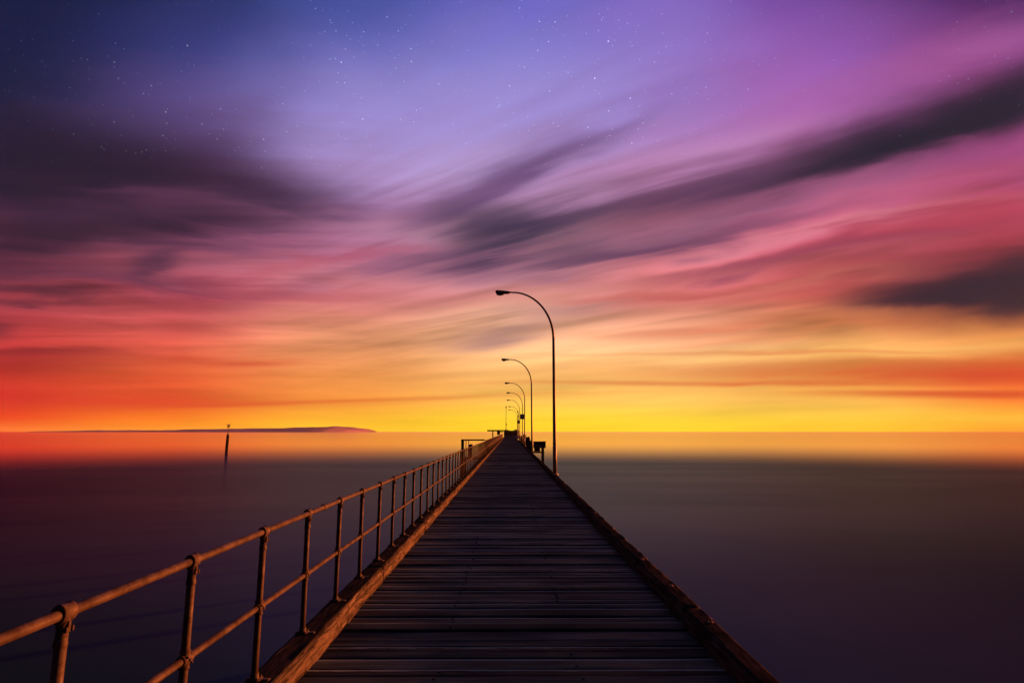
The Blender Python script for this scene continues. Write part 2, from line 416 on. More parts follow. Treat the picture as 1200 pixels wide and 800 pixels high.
def mat_simple(name, c, rough=.7, spec=.4, var=.35, scale=6.0, metal=0.0):
    m, q, b = new_mat(name, rough, spec, metal)
    n1 = q.noise(mapped(q, (scale,) * 3), 1.0, 5, .6)
    q.nt.links.new(q.mix(q.rng(n1, .3, .7), tuple(k * (1 - var) for k in c), tuple(min(1, k * (1 + var)) for k in c)), b.inputs['Base Color'])
    bump(q, b, n1, .3, .01)
    return m


M_PLANK = mat_planks()
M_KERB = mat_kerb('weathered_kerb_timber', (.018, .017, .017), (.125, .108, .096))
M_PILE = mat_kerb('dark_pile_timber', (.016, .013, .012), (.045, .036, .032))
M_PIPE = mat_pipe()
M_STEEL = mat_simple('grey_painted_steel', (.10, .10, .10), .5, .4, .25, 5, .0)
M_DARK = mat_simple('dark_painted_steel', (.035, .035, .04), .55, .5)
M_BOLT = mat_simple('rusty_bolt_iron', (.17, .09, .05), .6, .5, .4, 40)
M_LENS = mat_simple('lamp_glass', (.12, .12, .12), .15, .5, .1)
M_SIGN = mat_simple('weathered_sign_board', (.13, .13, .19), .6, .4, .15, 3)
M_CLOTH = mat_simple('dark_painted_boards', (.03, .027, .03), .8, .3)
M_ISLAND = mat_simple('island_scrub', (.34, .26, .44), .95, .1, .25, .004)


def mat_sea():
    m = bpy.data.materials.new('still_sea')
    m.use_nodes = True
    q = G(m.node_tree)
    m.node_tree.nodes.clear()
    out = q.n('ShaderNodeOutputMaterial')
    L = m.node_tree.links

    def gloss(rough, col, ior):
        fr = q.n('ShaderNodeFresnel')
        fr.inputs['IOR'].default_value = ior
        gl = q.n('ShaderNodeBsdfGlossy', distribution='GGX')
        gl.inputs['Roughness'].default_value = rough
        gl.inputs['Color'].default_value = col + (1,)
        return fr.outputs[0], gl.outputs[0]

    def over(f, a, b_):
        mx = q.n('ShaderNodeMixShader')
        L.new(f, mx.inputs[0])
        L.new(a, mx.inputs[1])
        L.new(b_, mx.inputs[2])
        return mx
    df = q.n('ShaderNodeBsdfDiffuse')
    pos = q.n('ShaderNodeNewGeometry')
    mp = q.n('ShaderNodeMapping')
    L.new(pos.outputs['Position'], mp.inputs['Vector'])
    mp.inputs['Scale'].default_value = (.012, .05, 1)
    n1 = q.noise(mp.outputs[0], 1.0, 3, .5, .4)
    L.new(q.mix(q.rng(n1, .3, .7), (.013, .050, .046), (.016, .058, .054)), df.inputs['Color'])
    f1, g1 = gloss(.20, (.165, .19, .48), 1.46)     # drifting, blurred swell
    f2, g2 = gloss(.09, (.98, .70, 1.0), 1.016)
    f2 = q.rng(f2, .29, .66)    # mirror-like skin at grazing view
    mp2 = q.n('ShaderNodeMapping')
    L.new(pos.outputs['Position'], mp2.inputs['Vector'])
    mp2.inputs['Scale'].default_value = (.035, .16, 1)
    mp2.inputs['Rotation'].default_value = (0, 0, .12)
    n2 = q.noise(mp2.outputs[0], 1.0, 4, .55, .6)
    L.new(q.mix(q.rng(q.m('ADD', q.m('MULTIPLY', n1, .5), q.m('MULTIPLY', n2, .5)), .32, .68), (.118, .172, .38), (.168, .222, .47)), g1.node.inputs['Color'])
    mx = over(f2, over(f1, df.outputs[0], g1).outputs[0], g2)
    m.node_tree.links.new(mx.outputs[0], out.inputs['Surface'])
    return m


M_SEA = mat_sea()


# ------------------------------------------------------------------ object helpers
def link(name, me, parent=None, loc=None):
    o = bpy.data.objects.new(name, me)
    COL.objects.link(o)
    if parent is not None:
        o.parent = parent
    if loc is not None:
        o.location = loc
    return o


def obj(name, bm, mat, parent=None, loc=None, smooth=False):
    me = bpy.data.meshes.new(name)
    bmesh.ops.recalc_face_normals(bm, faces=bm.faces)
    bm.to_mesh(me)
    bm.free()
    me.materials.append(mat)
    if smooth:
        for p in me.polygons:
            p.use_smooth = True
    return link(name, me, parent, loc)


def tag(o, label=None, cat=None, group=None, kind=None):
    for k, v in (('label', label), ('category', cat), ('group', group), ('kind', kind)):
        if v:
            o[k] = v
    return o


def thing(name, label, cat, loc=(0, 0, 0), rz=0.0, group=None):
    o = bpy.data.objects.new(name, None)
    o.empty_display_size = .2
    COL.objects.link(o)
    o.location = loc
    o.rotation_euler = (0, 0, rz)
    return tag(o, label, cat, group)


def box(bm, c, d, bev=0.0, rot=None):
    r = bmesh.ops.create_cube(bm, size=1.0)
    vs_ = r['verts']
    bmesh.ops.scale(bm, vec=d, verts=vs_)
    if bev > 0:
        es = list({e for v in vs_ for e in v.link_edges})
        rr = bmesh.ops.bevel(bm, geom=es, offset=bev, segments=2, affect='EDGES', profile=.6)
        vs_ = list({v for f_ in rr['faces'] for v in f_.verts} | {v for v in vs_ if v.is_valid})
    if rot is not None:
        bmesh.ops.rotate(bm, verts=vs_, cent=(0, 0, 0), matrix=rot)
    bmesh.ops.translate(bm, vec=c, verts=vs_)
    return vs_


def tube(bm, pts, rads, seg=16, caps=True):
    """swept round tube through the given points"""
    pts = [Vector(p) for p in pts]
    rings = []
    for i, p in enumerate(pts):
        if i == 0:
            d = pts[1] - pts[0]
        elif i == len(pts) - 1:
            d = pts[-1] - pts[-2]
        else:
            d = (pts[i + 1] - pts[i]).normalized() + (pts[i] - pts[i - 1]).normalized()
        d.normalize()
        up = Vector((0, 1, 0)) if abs(d.y) < .9 else Vector((0, 0, 1))
        a = d.cross(up).normalized()
        b_ = d.cross(a).normalized()
        r = rads[i] if isinstance(rads, (list, tuple)) else rads
        rings.append([bm.verts.new(p + (a * math.cos(k * 2 * math.pi / seg) + b_ * math.sin(k * 2 * math.pi / seg)) * r) for k in range(seg)])
    for A, B in zip(rings, rings[1:]):
        for k in range(seg):
            bm.faces.new((A[k], A[(k + 1) % seg], B[(k + 1) % seg], B[k]))
    if caps:
        bm.faces.new(rings[0][::-1])
        bm.faces.new(rings[-1])


def lathe(bm, prof, seg=20, c=(0, 0, 0), axis='Z'):
    """prof: (radius, height)"""
    rings = []
    for r, h in prof:
        ring = []
        for k in range(seg):
            a = k * 2 * math.pi / seg
            x, y = r * math.cos(a), r * math.sin(a)
            v = (x, y, h) if axis == 'Z' else (x, h, y)
            ring.append(bm.verts.new((v[0] + c[0], v[1] + c[1], v[2] + c[2])))
        rings.append(ring)
    for A, B in zip(rings, rings[1:]):
        for k in range(seg):
            bm.faces.new((A[k], A[(k + 1) % seg], B[(k + 1) % seg], B[k]))
    bm.faces.new(rings[0][::-1])
    bm.faces.new(rings[-1])


WATER = -2.5

# ------------------------------------------------------------------ sea: one sheet to the horizon
bm = bmesh.new()
S_ = 7000
vsx = [bm.verts.new(p) for p in ((-S_, -S_, 0), (S_, -S_, 0), (S_, S_, 0), (-S_, S_, 0))]
bm.faces.new(vsx)
sea = obj('sea', bm, M_SEA, loc=(0, 0, WATER))
tag(sea, 'smooth still sea reaching to the glowing horizon', 'sea', kind='structure')

# ------------------------------------------------------------------ thin evening haze over the water
hb = bmesh.new()
box(hb, (0, 0, 18), (14200, 14200, 54))
hm = bpy.data.materials.new('evening_haze')
hm.use_nodes = True
hm.node_tree.nodes.clear()
ho_ = hm.node_tree.nodes.new('ShaderNodeOutputMaterial')
hv = hm.node_tree.nodes.new('ShaderNodeVolumePrincipled')
hv.inputs['Density'].default_value = 3.2e-5
hv.inputs['Color'].default_value = (.9, .88, .92, 1)
hm.node_tree.links.new(hv.outputs[0], ho_.inputs['Volume'])
hz = obj('haze', hb, hm)
tag(hz, 'thin evening haze over the water', 'haze', kind='stuff')

# ------------------------------------------------------------------ far island
bm = bmesh.new()
prof = [(-3240, 2), (-3000, 5), (-2700, 9), (-2500, 7.5), (-2300, 10), (-2120, 14), (-1950, 15), (-1750, 19), (-1600, 18), (-1450, 23), (-1300, 25), (-1180, 28), (-1100, 25), (-1030, 18), (-980, 9), (-945, .5)]


def hgt(x):
    for (a, b_), (c, d) in zip(prof, prof[1:]):
        if a <= x <= c:
            return (b_ + (d - b_) * (x - a) / (c - a)) * 1.25 + 1.5
    return 0


NX, NY = 230, 14
grid = []
for i in range(NX + 1):
    x = -3240 + (3240 - 945) * i / NX
    row = []
    for j in range(NY + 1):
        q_ = j / NY
        dep = 90 + hgt(x) * 16
        y = 4000 + (q_ - .5) * dep * 2 + 40 * mn.noise(Vector((x * .004, 3, 0)))
        w_ = math.sin(math.pi * q_) ** .6
        h_ = hgt(x) * w_ * (1 + .22 * mn.noise(Vector((x * .009, y * .009, 1)))) + w_ * 2.2 * mn.noise(Vector((x * .05, y * .05, 4)))
        row.append(bm.verts.new((x, y, max(h_, -.5) - .3)))
    grid.append(row)
for i in range(NX):
    for j in range(NY):
        bm.faces.new((grid[i][j], grid[i + 1][j], grid[i + 1][j + 1], grid[i][j + 1]))
isl = obj('island', bm, M_ISLAND, loc=(0, 0, WATER), smooth=True)
tag(isl, 'long low island on the left of the horizon', 'island', kind='structure')

# ------------------------------------------------------------------ pier
XL, XR = 1.574, 1.68     # inner edges of the kerbs
END = 236.0
pier = thing('pier', 'long weathered timber pier running straight out to the horizon', 'pier')

bm = bmesh.new()
tone = bm.verts.layers.float.new('tone')
y = -1.5
rnd = random.Random(3)
while y < END:
    near = y < 26
    w = rnd.choice((.11, .13, .15, .15, .18, .20, .23)) + rnd.uniform(-.01, .01)
    gap = rnd.uniform(.008, .02)
    if not near:
        w *= 1.0
    dz = rnd.gauss(0, .007)
    tilt = rnd.gauss(0, .022)
    tn = max(.3, rnd.gauss(.85, .4))
    near_glint = max(0, rnd.gauss(.2, .6))
    far_glint = rnd.uniform(2.5, 7.0) if rnd.random() < .5 else 0.0  # pale strip on the far edge, a painted glint of the sky
    if rnd.random() < .16:
        dz += rnd.uniform(.008, .02)
        tn *= 1.4
    nx = 28 if near else (6 if y < 70 else 2)
    cup = rnd.uniform(-.004, .006)
    # cross section, from the near bottom edge round over the top to the far bottom edge
    e_ = .012
    sec = [(0, -.07), (0, -e_ * 1.2), (e_ * .35, -e_ * .35), (e_ * 1.2, 0), (w * .3, 0), (w * .5, 0), (w * .7, 0), (w - .052, 0), (w - .040, 0), (w - e_ * 1.2, 0), (w - e_ * .35, -e_ * .35), (w, -e_ * 1.2), (w, -.07)]
    if not near:
        sec = [(0, -.07), (0, -.010), (.012, 0), (w - .012, 0), (w, -.010), (w, -.07)]
    x0 = -1.90 + rnd.uniform(-.03, .03)
    x1 = 1.92 + rnd.uniform(-.03, .03)
    rings = []
    sd_ = rnd.uniform(0, 900)
    skew = rnd.uniform(-.008, .008)
    for i in range(nx + 1):
        xx = x0 + (x1 - x0) * i / nx
        ring = []
        for k, (yy, zz) in enumerate(sec):
            q_ = yy / w - .5
            zz2 = zz + dz + tilt * (yy - w / 2) + (cup * (4 * q_ * q_) if zz > -.06 else 0)
            if near:
                if zz > -.06:
                    zz2 += .005 * mn.noise(Vector((xx * 1.3, yy * 6, sd_)))
                    zz2 -= .006 * max(0, mn.noise(Vector((xx * 4, k * 3.1, sd_ + 5))) - .25) * (1 if abs(q_) > .35 else .3)
                wob = .007 * mn.noise(Vector((xx * .9, 7, sd_ + (0 if q_ < 0 else 40))))
            else:
                wob = 0
            v = bm.verts.new((xx, y + yy + wob + skew * (xx / 1.9), zz2))
            v[tone] = tn * (1.0 if zz > -.05 else .6) + (near_glint if k in (2, 3) else far_glint if (k in (len(sec) - 5, len(sec) - 4, len(sec) - 3) and near or k == len(sec) - 3) else 0) * (zz > -.05)
            ring.append(v)
        rings.append(ring)
    for A, B in zip(rings, rings[1:]):
        for k in range(len(sec) - 1):
            bm.faces.new((A[k], B[k], B[k + 1], A[k + 1]))
        bm.faces.new((A[-1], B[-1], B[0], A[0]))
    bm.faces.new(rings[0])
    bm.faces.new(rings[-1][::-1])
    if y < 16:
        # bolt heads where the board crosses each stringer
        for bx_ in (-1.62, -.55, .55, 1.62):
            for oy in ((.5,) if w < .16 else (.28, .72)):
                if rnd.random() < .55 or abs(bx_) > 1.6:
                    continue
                cx_, cy_ = bx_ + rnd.uniform(-.03, .03), y + w * oy
                cz_ = dz + tilt * (cy_ - y - w / 2) + .001
                ring_ = []
                for (rr_, hh_) in ((.013, -.006), (.013, .005), (.008, .008)):
                    rg = []
                    for k in range(8):
                        v = bm.verts.new((cx_ + rr_ * math.cos(k * math.pi / 4), cy_ + rr_ * math.sin(k * math.pi / 4), cz_ + hh_))
                        v[tone] = .3 if hh_ < .007 else 2.6
                        rg.append(v)
                    ring_.append(rg)
                for A, B in zip(ring_, ring_[1:]):
                    for k in range(8):
                        bm.faces.new((A[k], A[(k + 1) % 8], B[(k + 1) % 8], B[k]))
                bm.faces.new(ring_[-1])
    y += w + gap
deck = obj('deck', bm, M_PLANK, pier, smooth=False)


def kerb(x_in, x_out, y0, y1, top, seed, n_len, n_round=7, rag=1.0):
    """one rough squared baulk with worn arrises"""
    bm_ = bmesh.new()
    w_ = x_out - x_in
    h_ = top - .012
    cr_ = .028
    # outline of the section in (x, z), clockwise
    out_ = []

    def side_pts(a, b_, n):
        for i in range(n):
            q = i / n
            out_.append((a[0] + (b_[0] - a[0]) * q, a[1] + (b_[1] - a[1]) * q))
    side_pts((0, 0), (0, h_ - cr_), n_round)
    side_pts((0, h_ - cr_), (cr_, h_), 3)
    side_pts((cr_, h_), (w_ - cr_, h_), n_round)
    side_pts((w_ - cr_, h_), (w_, h_ - cr_), 3)
    side_pts((w_, h_ - cr_), (w_, 0), n_round)
    side_pts((w_, 0), (0, 0), 2)
    rings_ = []
    for i in range(n_len + 1):
        q = i / n_len
        yy = y0 + (y1 - y0) * q
        endf = min(1, min(q, 1 - q) * (y1 - y0) / .05)
        ring = []
        for (a, b_) in out_:
            p = Vector((a * 9, yy * 1.6, b_ * 9 + seed))
            d1 = mn.noise(p) * .010 * rag
            d2 = (mn.noise(Vector((a * 30, yy * 5, b_ * 34 + seed))) * .009 + mn.noise(Vector((a * 60, yy * 22, b_ * 60 + seed))) * .004) * rag
            ch = max(0, mn.noise(Vector((a * 5 + 9, yy * 2.3, b_ * 5 + seed * 1.7))) - .22) * .05 * rag
            cx, cz = a - w_ / 2, b_ - h_ / 2
            L = math.hypot(cx, cz) or 1
            corner = 1.0 if (b_ > h_ - cr_ * 1.3 and (a < cr_ * 1.3 or a > w_ - cr_ * 1.3)) else .3
            fl = .08 if (b_ > h_ - .004 and cr_ < a < w_ - cr_) else 1.0
            k = (d1 * .8 + d2 * .8) * fl - ch * corner * (1 if fl > .5 else .15) - (1 - endf) * .012
            ax = a + cx / L * k
            az = b_ + cz / L * k * (1 if b_ > .01 else 0)
            ring.append(bm_.verts.new((x_in + ax, yy, (-.022 if b_ < .01 else .012) + az)))
        rings_.append(ring)
    N = len(out_)
    for A, B in zip(rings_, rings_[1:]):
        for k in range(N):
            bm_.faces.new((A[k], A[(k + 1) % N], B[(k + 1) % N], B[k]))
    bm_.faces.new(rings_[0][::-1])
    bm_.faces.new(rings_[-1])
    return bm_


def kerb_line(x_in, x_out, start, stop, top, seed):
    y_ = start
    k = 0
    while y_ < stop:
        y2 = min(y_ + 3.55, stop)
        if y2 <= 14.5:
            nl_, nr_ = 170, 12
        elif y2 < 40:
            nl_, nr_ = 36, 5
        else:
            nl_, nr_ = 10, 3
        j = rnd.uniform(-.006, .006)
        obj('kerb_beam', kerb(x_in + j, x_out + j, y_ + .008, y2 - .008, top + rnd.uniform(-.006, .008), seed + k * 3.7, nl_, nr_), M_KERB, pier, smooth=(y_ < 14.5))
        y_ = y2
        k += 1


kerb_line(-1.82, -XL, .42, 150, .172, 10)
kerb_line(XR, 1.87, -1.25, 150, .172, 80)

# bolts heads and stubs along the kerb tops
for (xx, yy, hh) in ((1.76, 3.05, .025), (1.80, 5.4, .03), (1.79, 6.6, .012), (1.77, 7.9, .02), (1.81, 10.3, .03), (1.78, 12.2, .02), (1.79, 15.2, .03), (1.8, 18.9, .03)):
    bm = bmesh.new()
    lathe(bm, [(.026, 0), (.026, .004), (.013, .005), (.013, hh), (.009, hh + .004)], 10)
    obj('bolt', bm, M_BOLT, pier, (xx, yy, .168), smooth=False)

# structure under the deck
for xx in (-1.62, -.55, .55, 1.62):
    bm = bmesh.new()
    box(bm, (xx, END / 2 - 1, -.225), (.2, END + 1, .29), .01)
    obj('stringer', bm, M_PILE, pier)
y = 1.0
while y < END:
    bm = bmesh.new()
    box(bm, (0, y, -.53), (4.1, .3, .3), .015)
    obj('crossbeam', bm, M_PILE, pier)
    for xx in (-1.6, 1.6):
        bm = bmesh.new()
        tube(bm, [(xx * 1.04, y, WATER - 3), (xx, y, -.66)], [.19, .16], 14)
        obj('pile', bm, M_PILE, pier, smooth=True)
    y += 6.0

# widened head of the pier at the far end
ph = thing('far_jetty', 'broad low timber head at the far end of the pier', 'pier head', (0, 0, 0))
bm = bmesh.new()
yy = 150.0
while yy < 236:
    box(bm, (2.95, yy, -.035), (2.0, .2, .07))
    yy += .215
obj('deck', bm, M_CLOTH, ph)
bm = bmesh.new()
box(bm, (3.9, 193, .20), (.22, 86, .36), .02)
obj('kerb_beam', bm, M_PILE, ph)
for yy in range(152, 236, 12):
    bm = bmesh.new()
    tube(bm, [(3.95, yy, WATER - 3), (3.9, yy, -.075)], [.2, .17], 10)
    obj('pile', bm, M_PILE, ph)

# ------------------------------------------------------------------ railings
RX = -1.745
KT = .171                 # kerb top
TOP = 1.147               # top rail axis
MID = .640


def rail_pipe(y0, y1, z, r, sleeves=(), seg=18):
    bm_ = bmesh.new()
    n = max(2, int((y1 - y0) / .3)) if y1 < 60 else int((y1 - y0) / 2)
    pts = []
    for i in range(n + 1):
        yy = y0 + (y1 - y0) * i / n
        pts.append((RX + .004 * mn.noise(Vector((yy * .7, z, 0))), yy, z + .005 * mn.noise(Vector((yy * .6, 3, z)))))
    tube(bm_, pts, r, seg)
    for sy in sleeves:
        lathe(bm_, [(r + .001, -.045), (r + .006, -.042), (r + .008, -.036), (r + .006, -.028), (r + .005, .028), (r + .008, .036), (r + .006, .042), (r + .001, .045)], 18, (RX, sy, z), 'Y')
    return bm_


def post_mesh():
    bm_ = bmesh.new()
    tube(bm_, [(0, 0, .004), (0, 0, .3), (0, 0, .6), (0, 0, TOP - KT - .015)], .0220, 16)
    me = bpy.data.meshes.new('post')
    bm_.to_mesh(me)
    bm_.free()
    me.materials.append(M_PIPE)
    for p in me.polygons:
        p.use_smooth = True
    return me


def mesh_from(bm_, name, mat, smooth=True):
    bmesh.ops.recalc_face_normals(bm_, faces=bm_.faces)
    me = bpy.data.meshes.new(name)
    bm_.to_mesh(me)
    bm_.free()
    me.materials.append(mat)
    for p in me.polygons:
        p.use_smooth = smooth
    return me


post_me = post_mesh()
# top tee: collar round the rail, neck down over the post, two clamp lugs
bm = bmesh.new()
lathe(bm, [(.029, -.05), (.038, -.047), (.0405, -.04), (.037, -.03), (.0365, .03), (.0405, .04), (.038, .047), (.029, .05)], 18, (0, 0, 0), 'Y')
lathe(bm, [(.022, -.135), (.031, -.13), (.033, -.12), (.030, -.105), (.027, -.095), (.0275, -.06), (.033, -.03), (.030, -.005)], 16)
box(bm, (.030, 0, -.052), (.012, .020, .045), .004)
box(bm, (.034, .022, -.062), (.014, .014, .022), .003)
box(bm, (.034, -.022, -.062), (.014, .014, .022), .003)
bmesh.ops.scale(bm, vec=(.80, .72, .95), verts=bm.verts)
tee_me = mesh_from(bm, 'tee_fitting', M_PIPE)
# crossing fitting at mid height
bm = bmesh.new()
lathe(bm, [(.024, -.062), (.034, -.059), (.0355, -.05), (.030, -.036), (.036, -.02), (.039, 0), (.036, .02), (.030, .036), (.0355, .05), (.034, .059), (.024, .062)], 16)
lathe(bm, [(.027, -.058), (.036, -.055), (.0375, -.047), (.033, -.036), (.037, -.018), (.037, .018), (.033, .036), (.0375, .047), (.036, .055), (.027, .058)], 18, (0, 0, 0), 'Y')
box(bm, (.040, 0, .0), (.012, .020, .020), .004)
box(bm, (.036, .026, -.022), (.014, .013, .013), .003)
box(bm, (.036, -.026, .022), (.014, .013, .013), .003)
bmesh.ops.scale(bm, vec=(.82, .78, .80), verts=bm.verts)
cross_me = mesh_from(bm, 'cross_fitting', M_PIPE)
# foot flange with bolts
bm = bmesh.new()
lathe(bm, [(.058, -.004), (.060, .006), (.055, .010), (.032, .012), (.029, .018), (.028, .045), (.0225, .050)], 20)
for a in range(4):
    an = a * math.pi / 2 + .78
    lathe(bm, [(.009, .008), (.009, .02), (.005, .024)], 6, (.043 * math.cos(an), .043 * math.sin(an), 0))
box(bm, (.075, .004, .003), (.055, .038, .010), .003)
base_me = mesh_from(bm, 'base_plate', M_PIPE)

railA = thing('pier_railing', 'near stretch of rusty two-pipe railing bolted on the left kerb', 'railing', group=None)
obj('top_rail', rail_pipe(-.4, 42.6, TOP, .0215, [2.02, 5.55, 9.1, 12.7, 16.3]), M_PIPE, railA, smooth=True)
obj('mid_rail', rail_pipe(-.4, 42.6, MID, .0205, []), M_PIPE, railA, smooth=True)
yy = .54
yposts = []
while yy < 42.5:
    yposts.append(yy)
    yy += .918
for i, yy in enumerate(yposts):
    lx, ly = random.uniform(-.006, .006), random.uniform(-.007, .007)
    p = link('post', post_me, railA, (RX, yy, KT))
    p.rotation_euler = (ly, lx, 0)
    if yy < 26:
        f1 = link('tee_fitting', tee_me, p, (0, 0, TOP - KT))
        f2 = link('cross_fitting', cross_me, p, (0, 0, MID - KT))
        f3 = link('base_plate', base_me, p, (0, 0, 0))
        for f_ in (f1, f2, f3):
            f_.rotation_euler = (random.uniform(-.03, .03), 0, random.choice((0, math.pi)) * 0 + random.uniform(-.05, .05))
            if f_ is f3:
                f_.rotation_euler.z = random.uniform(-.5, .5)

railB = thing('pier_railing', 'far stretch of pipe railing beyond the gap, running to the pier end', 'railing')
bm = rail_pipe(43.6, 150, TOP + .03, .034, [], 8)
obj('top_rail', bm, M_PIPE, railB, smooth=True)
bm = rail_pipe(43.6, 150, MID, .028, [], 8)
obj('mid_rail', bm, M_PIPE, railB, smooth=True)
bm = bmesh.new()
tube(bm, [(0, 0, 0), (0, 0, TOP - KT)], .026, 8)
farpost_me = mesh_from(bm, 'post', M_PIPE)
yy = 43.6
k = 0
while yy < 150 and k < 99:
    link('post', farpost_me, railB, (RX, yy, KT))
    yy += 1.08
    k += 1
for yy in (42.75, 43.45):
    bm = bmesh.new()
    box(bm, (RX, yy, KT + .52), (.075, .075, 1.06), .008)
    g_ = obj('gate_post', bm, M_PIPE, railA if yy < 43 else railB)

# ------------------------------------------------------------------ lamps
LAMP_LABELS = [
    'nearest and biggest curved street lamp rising from the right kerb',
    'second nearest curved street lamp, its foot beside the timber bench box',
    'third curved street lamp from the viewer along the pier',
    'fourth curved street lamp from the viewer, carrying the larger-looking square sign',
    'fifth curved street lamp from the viewer, next beyond the square sign',
    'sixth curved street lamp from the viewer, carrying the smaller-looking sign',
    'farthest and smallest curved street lamp near the pier end']


def lamp_parts(root, seg, H):
    # H: height of the lantern arm above the deck
    bm_ = bmesh.new()
    lathe(bm_, [(.16, -.02), (.165, .0), (.16, .02), (.10, .025), (.10, .05)], seg)
    for a in range(4):
        an = a * math.pi / 2 + .78
        lathe(bm_, [(.018, .015), (.018, .05), (.008, .055)], 6, (.13 * math.cos(an), .13 * math.sin(an), 0))
    obj('base_plate', bm_, M_STEEL, root)
    bm_ = bmesh.new()
    box(bm_, (-.02, -.088, .75), (.09, .03, .30), .008)
    obj('access_cover', bm_, M_DARK, root)
    bm_ = bmesh.new()
    for zz in (1.32,):
        lathe(bm_, [(.088, zz), (.096, zz + .003), (.096, zz + .035), (.088, zz + .038)], seg)
    obj('pole_band', bm_, M_DARK, root)
    Rv, Rh = 2.15, 1.85
    z0 = H - Rv
    pts = [(0, 0, .0), (0, 0, 1.2), (0, 0, 1.22), (0, 0, z0 * .5), (0, 0, z0)]
    rr = [.092, .090, .080, .070, .056]
    bm_ = bmesh.new()
    tube(bm_, pts, rr, seg)
    obj('pole', bm_, M_STEEL, root, smooth=True)
    pts, rr = [(0, 0, z0)], [.056]
    NS = 22
    for i in range(1, NS + 1):
        a = math.pi / 2 * i / NS
        pts.append((-Rh + Rh * math.cos(a), 0, z0 + Rv * math.sin(a)))
        rr.append(.056 - .020 * i / NS)
    pts.append((-Rh - .22, 0, H + .012))
    rr.append(.034)
    bm_ = bmesh.new()
    tube(bm_, pts, rr, seg)
    obj('arm', bm_, M_STEEL, root, smooth=True)
    # lantern: shallow tapered housing with a bowl under its outer half
    bm_ = bmesh.new()
    secs = [(-Rh - .12, .045, .05, .045, 0), (-Rh - .22, .075, .065, .075, 0), (-Rh - .45, .12, .085, .085, .005), (-Rh - .72, .13, .085, .075, .02), (-Rh - .80, .09, .06, .05, .03)]
    rings = []
    for (x, hw, up_, dn, dz) in secs:
        ring = []
        for k in range(16):
            a = k * math.pi / 8
            ring.append(bm_.verts.new((x, hw * math.cos(a), H + dz + (up_ if math.sin(a) > 0 else dn) * math.sin(a))))
        rings.append(ring)
    for A, B in zip(rings, rings[1:]):
        for k in range(16):
            bm_.faces.new((A[k], A[(k + 1) % 16], B[(k + 1) % 16], B[k]))
    bm_.faces.new(rings[0])
    bm_.faces.new(rings[-1][::-1])
    hd = obj('lamp_head', bm_, M_DARK, root, smooth=True)
    bm_ = bmesh.new()
    secs = [(-Rh - .40, .03, .03), (-Rh - .44, .10, .075), (-Rh - .6, .115, .10), (-Rh - .72, .10, .08), (-Rh - .77, .03, .03)]
    rings = []
    for (x, hw, dn) in secs:
        rings.append([bm_.verts.new((x, hw * math.cos(math.pi * k / 8), H - .055 - dn * math.sin(math.pi * k / 8))) for k in range(9)])
    for A, B in zip(rings, rings[1:]):
        for k in range(8):
            bm_.faces.new((A[k], A[k + 1], B[k + 1], B[k]))
    obj('lens', bm_, M_LENS, hd, smooth=True)


LX = 1.985
LAMPS = [(25.6, 1.0), (50.5, 1.0), (75.5, 1.0), (95.0, 1.0), (117.0, 1.0), (149.0, 1.0), (171.0, 1.0)]
for i, (yy, sc_) in enumerate(LAMPS):
    lx = LX + (.02 if i == 0 else 0) + (.16 if i > 2 else 0) + (.22 if i > 4 else 0)
    L_ = thing('street_lamp', LAMP_LABELS[i], 'street lamp', (lx, yy, -.02), 0, 'street lamps along the right side of the pier')
    L_.rotation_euler = ((0, 0, 0), (.004, -.006, .05), (-.003, .005, -.04), (.004, .004, .06), (0, -.006, 0), (.003, .005, .05), (0, -.004, -.05))[i]
    lamp_parts(L_, 16 if i < 2 else 8, 8.20)
    # steel bracket holding the pole on the deck edge
    bm = bmesh.new()
    box(bm, (-.10, 0, -.03), (.42, .36, .03), .005)
    obj('bracket', bm, M_DARK, L_)

for (yy, i, lab) in ((94.85, 3, 'square sign board on the fourth street lamp, looking the larger of two'), (148.85, 5, 'square sign board on the sixth street lamp, looking the smaller of two')):
    lx = LX + .16 + (.22 if i > 4 else 0)
    t_ = thing('sign', lab, 'sign', (lx, yy, 4.25), 0, 'square signs on the lamp poles')
    bm = bmesh.new()
    box(bm, (0, 0, 0), (.74 if i == 3 else .56, .03, .82), .006)
    obj('board', bm, M_SIGN, t_)
    bm = bmesh.new()
    box(bm, (0, .04, .2), (.2, .05, .04))
    box(bm, (0, .04, -.2), (.2, .05, .04))
    obj('bracket', bm, M_DARK, t_)


# ------------------------------------------------------------------ landing on the left, behind the railing
ld = thing('landing_stage', 'small side landing with dark handrail frame, left of the railing', 'landing', (0, 41.5, 0))
bm = bmesh.new()
yy = -.8
while yy < .9:
    box(bm, (-2.65, yy, -.04), (1.45, .18, .07), .005)
    yy += .2
obj('deck', bm, M_PLANK, ld)
bm = bmesh.new()
box(bm, (-2.62, 0, 1.24), (1.72, .09, .10), .01)
obj('handrail', bm, M_CLOTH, ld)
bm = bmesh.new()
box(bm, (-3.36, 0, .45), (.19, .19, 1.58), .015)
obj('end_post', bm, M_PILE, ld)
for xx in (-3.11, -2.92):
    bm = bmesh.new()
    tube(bm, [(xx, 0, -.01), (xx, 0, 1.2)], .032, 10)
    obj('baluster', bm, M_DARK, ld)
for xx, yy in ((-3.3, -.7), (-3.3, .7)):
    bm = bmesh.new()
    tube(bm, [(xx, yy, WATER - 2), (xx, yy, -.08)], [.15, .13], 12)
    obj('pile', bm, M_PILE, ld)
bm = bmesh.new()
lathe(bm, [(.13, -.005), (.13, .1), (.10, .13), (.10, .72), (.15, .76), (.17, .84), (.14, .93), (.06, .96)], 18)
bo = obj('bollard', bm, M_DARK, None, (-2.72, 40.95, .0), smooth=True)
tag(bo, 'small round-topped dark bollard showing just above the railing', 'bollard')

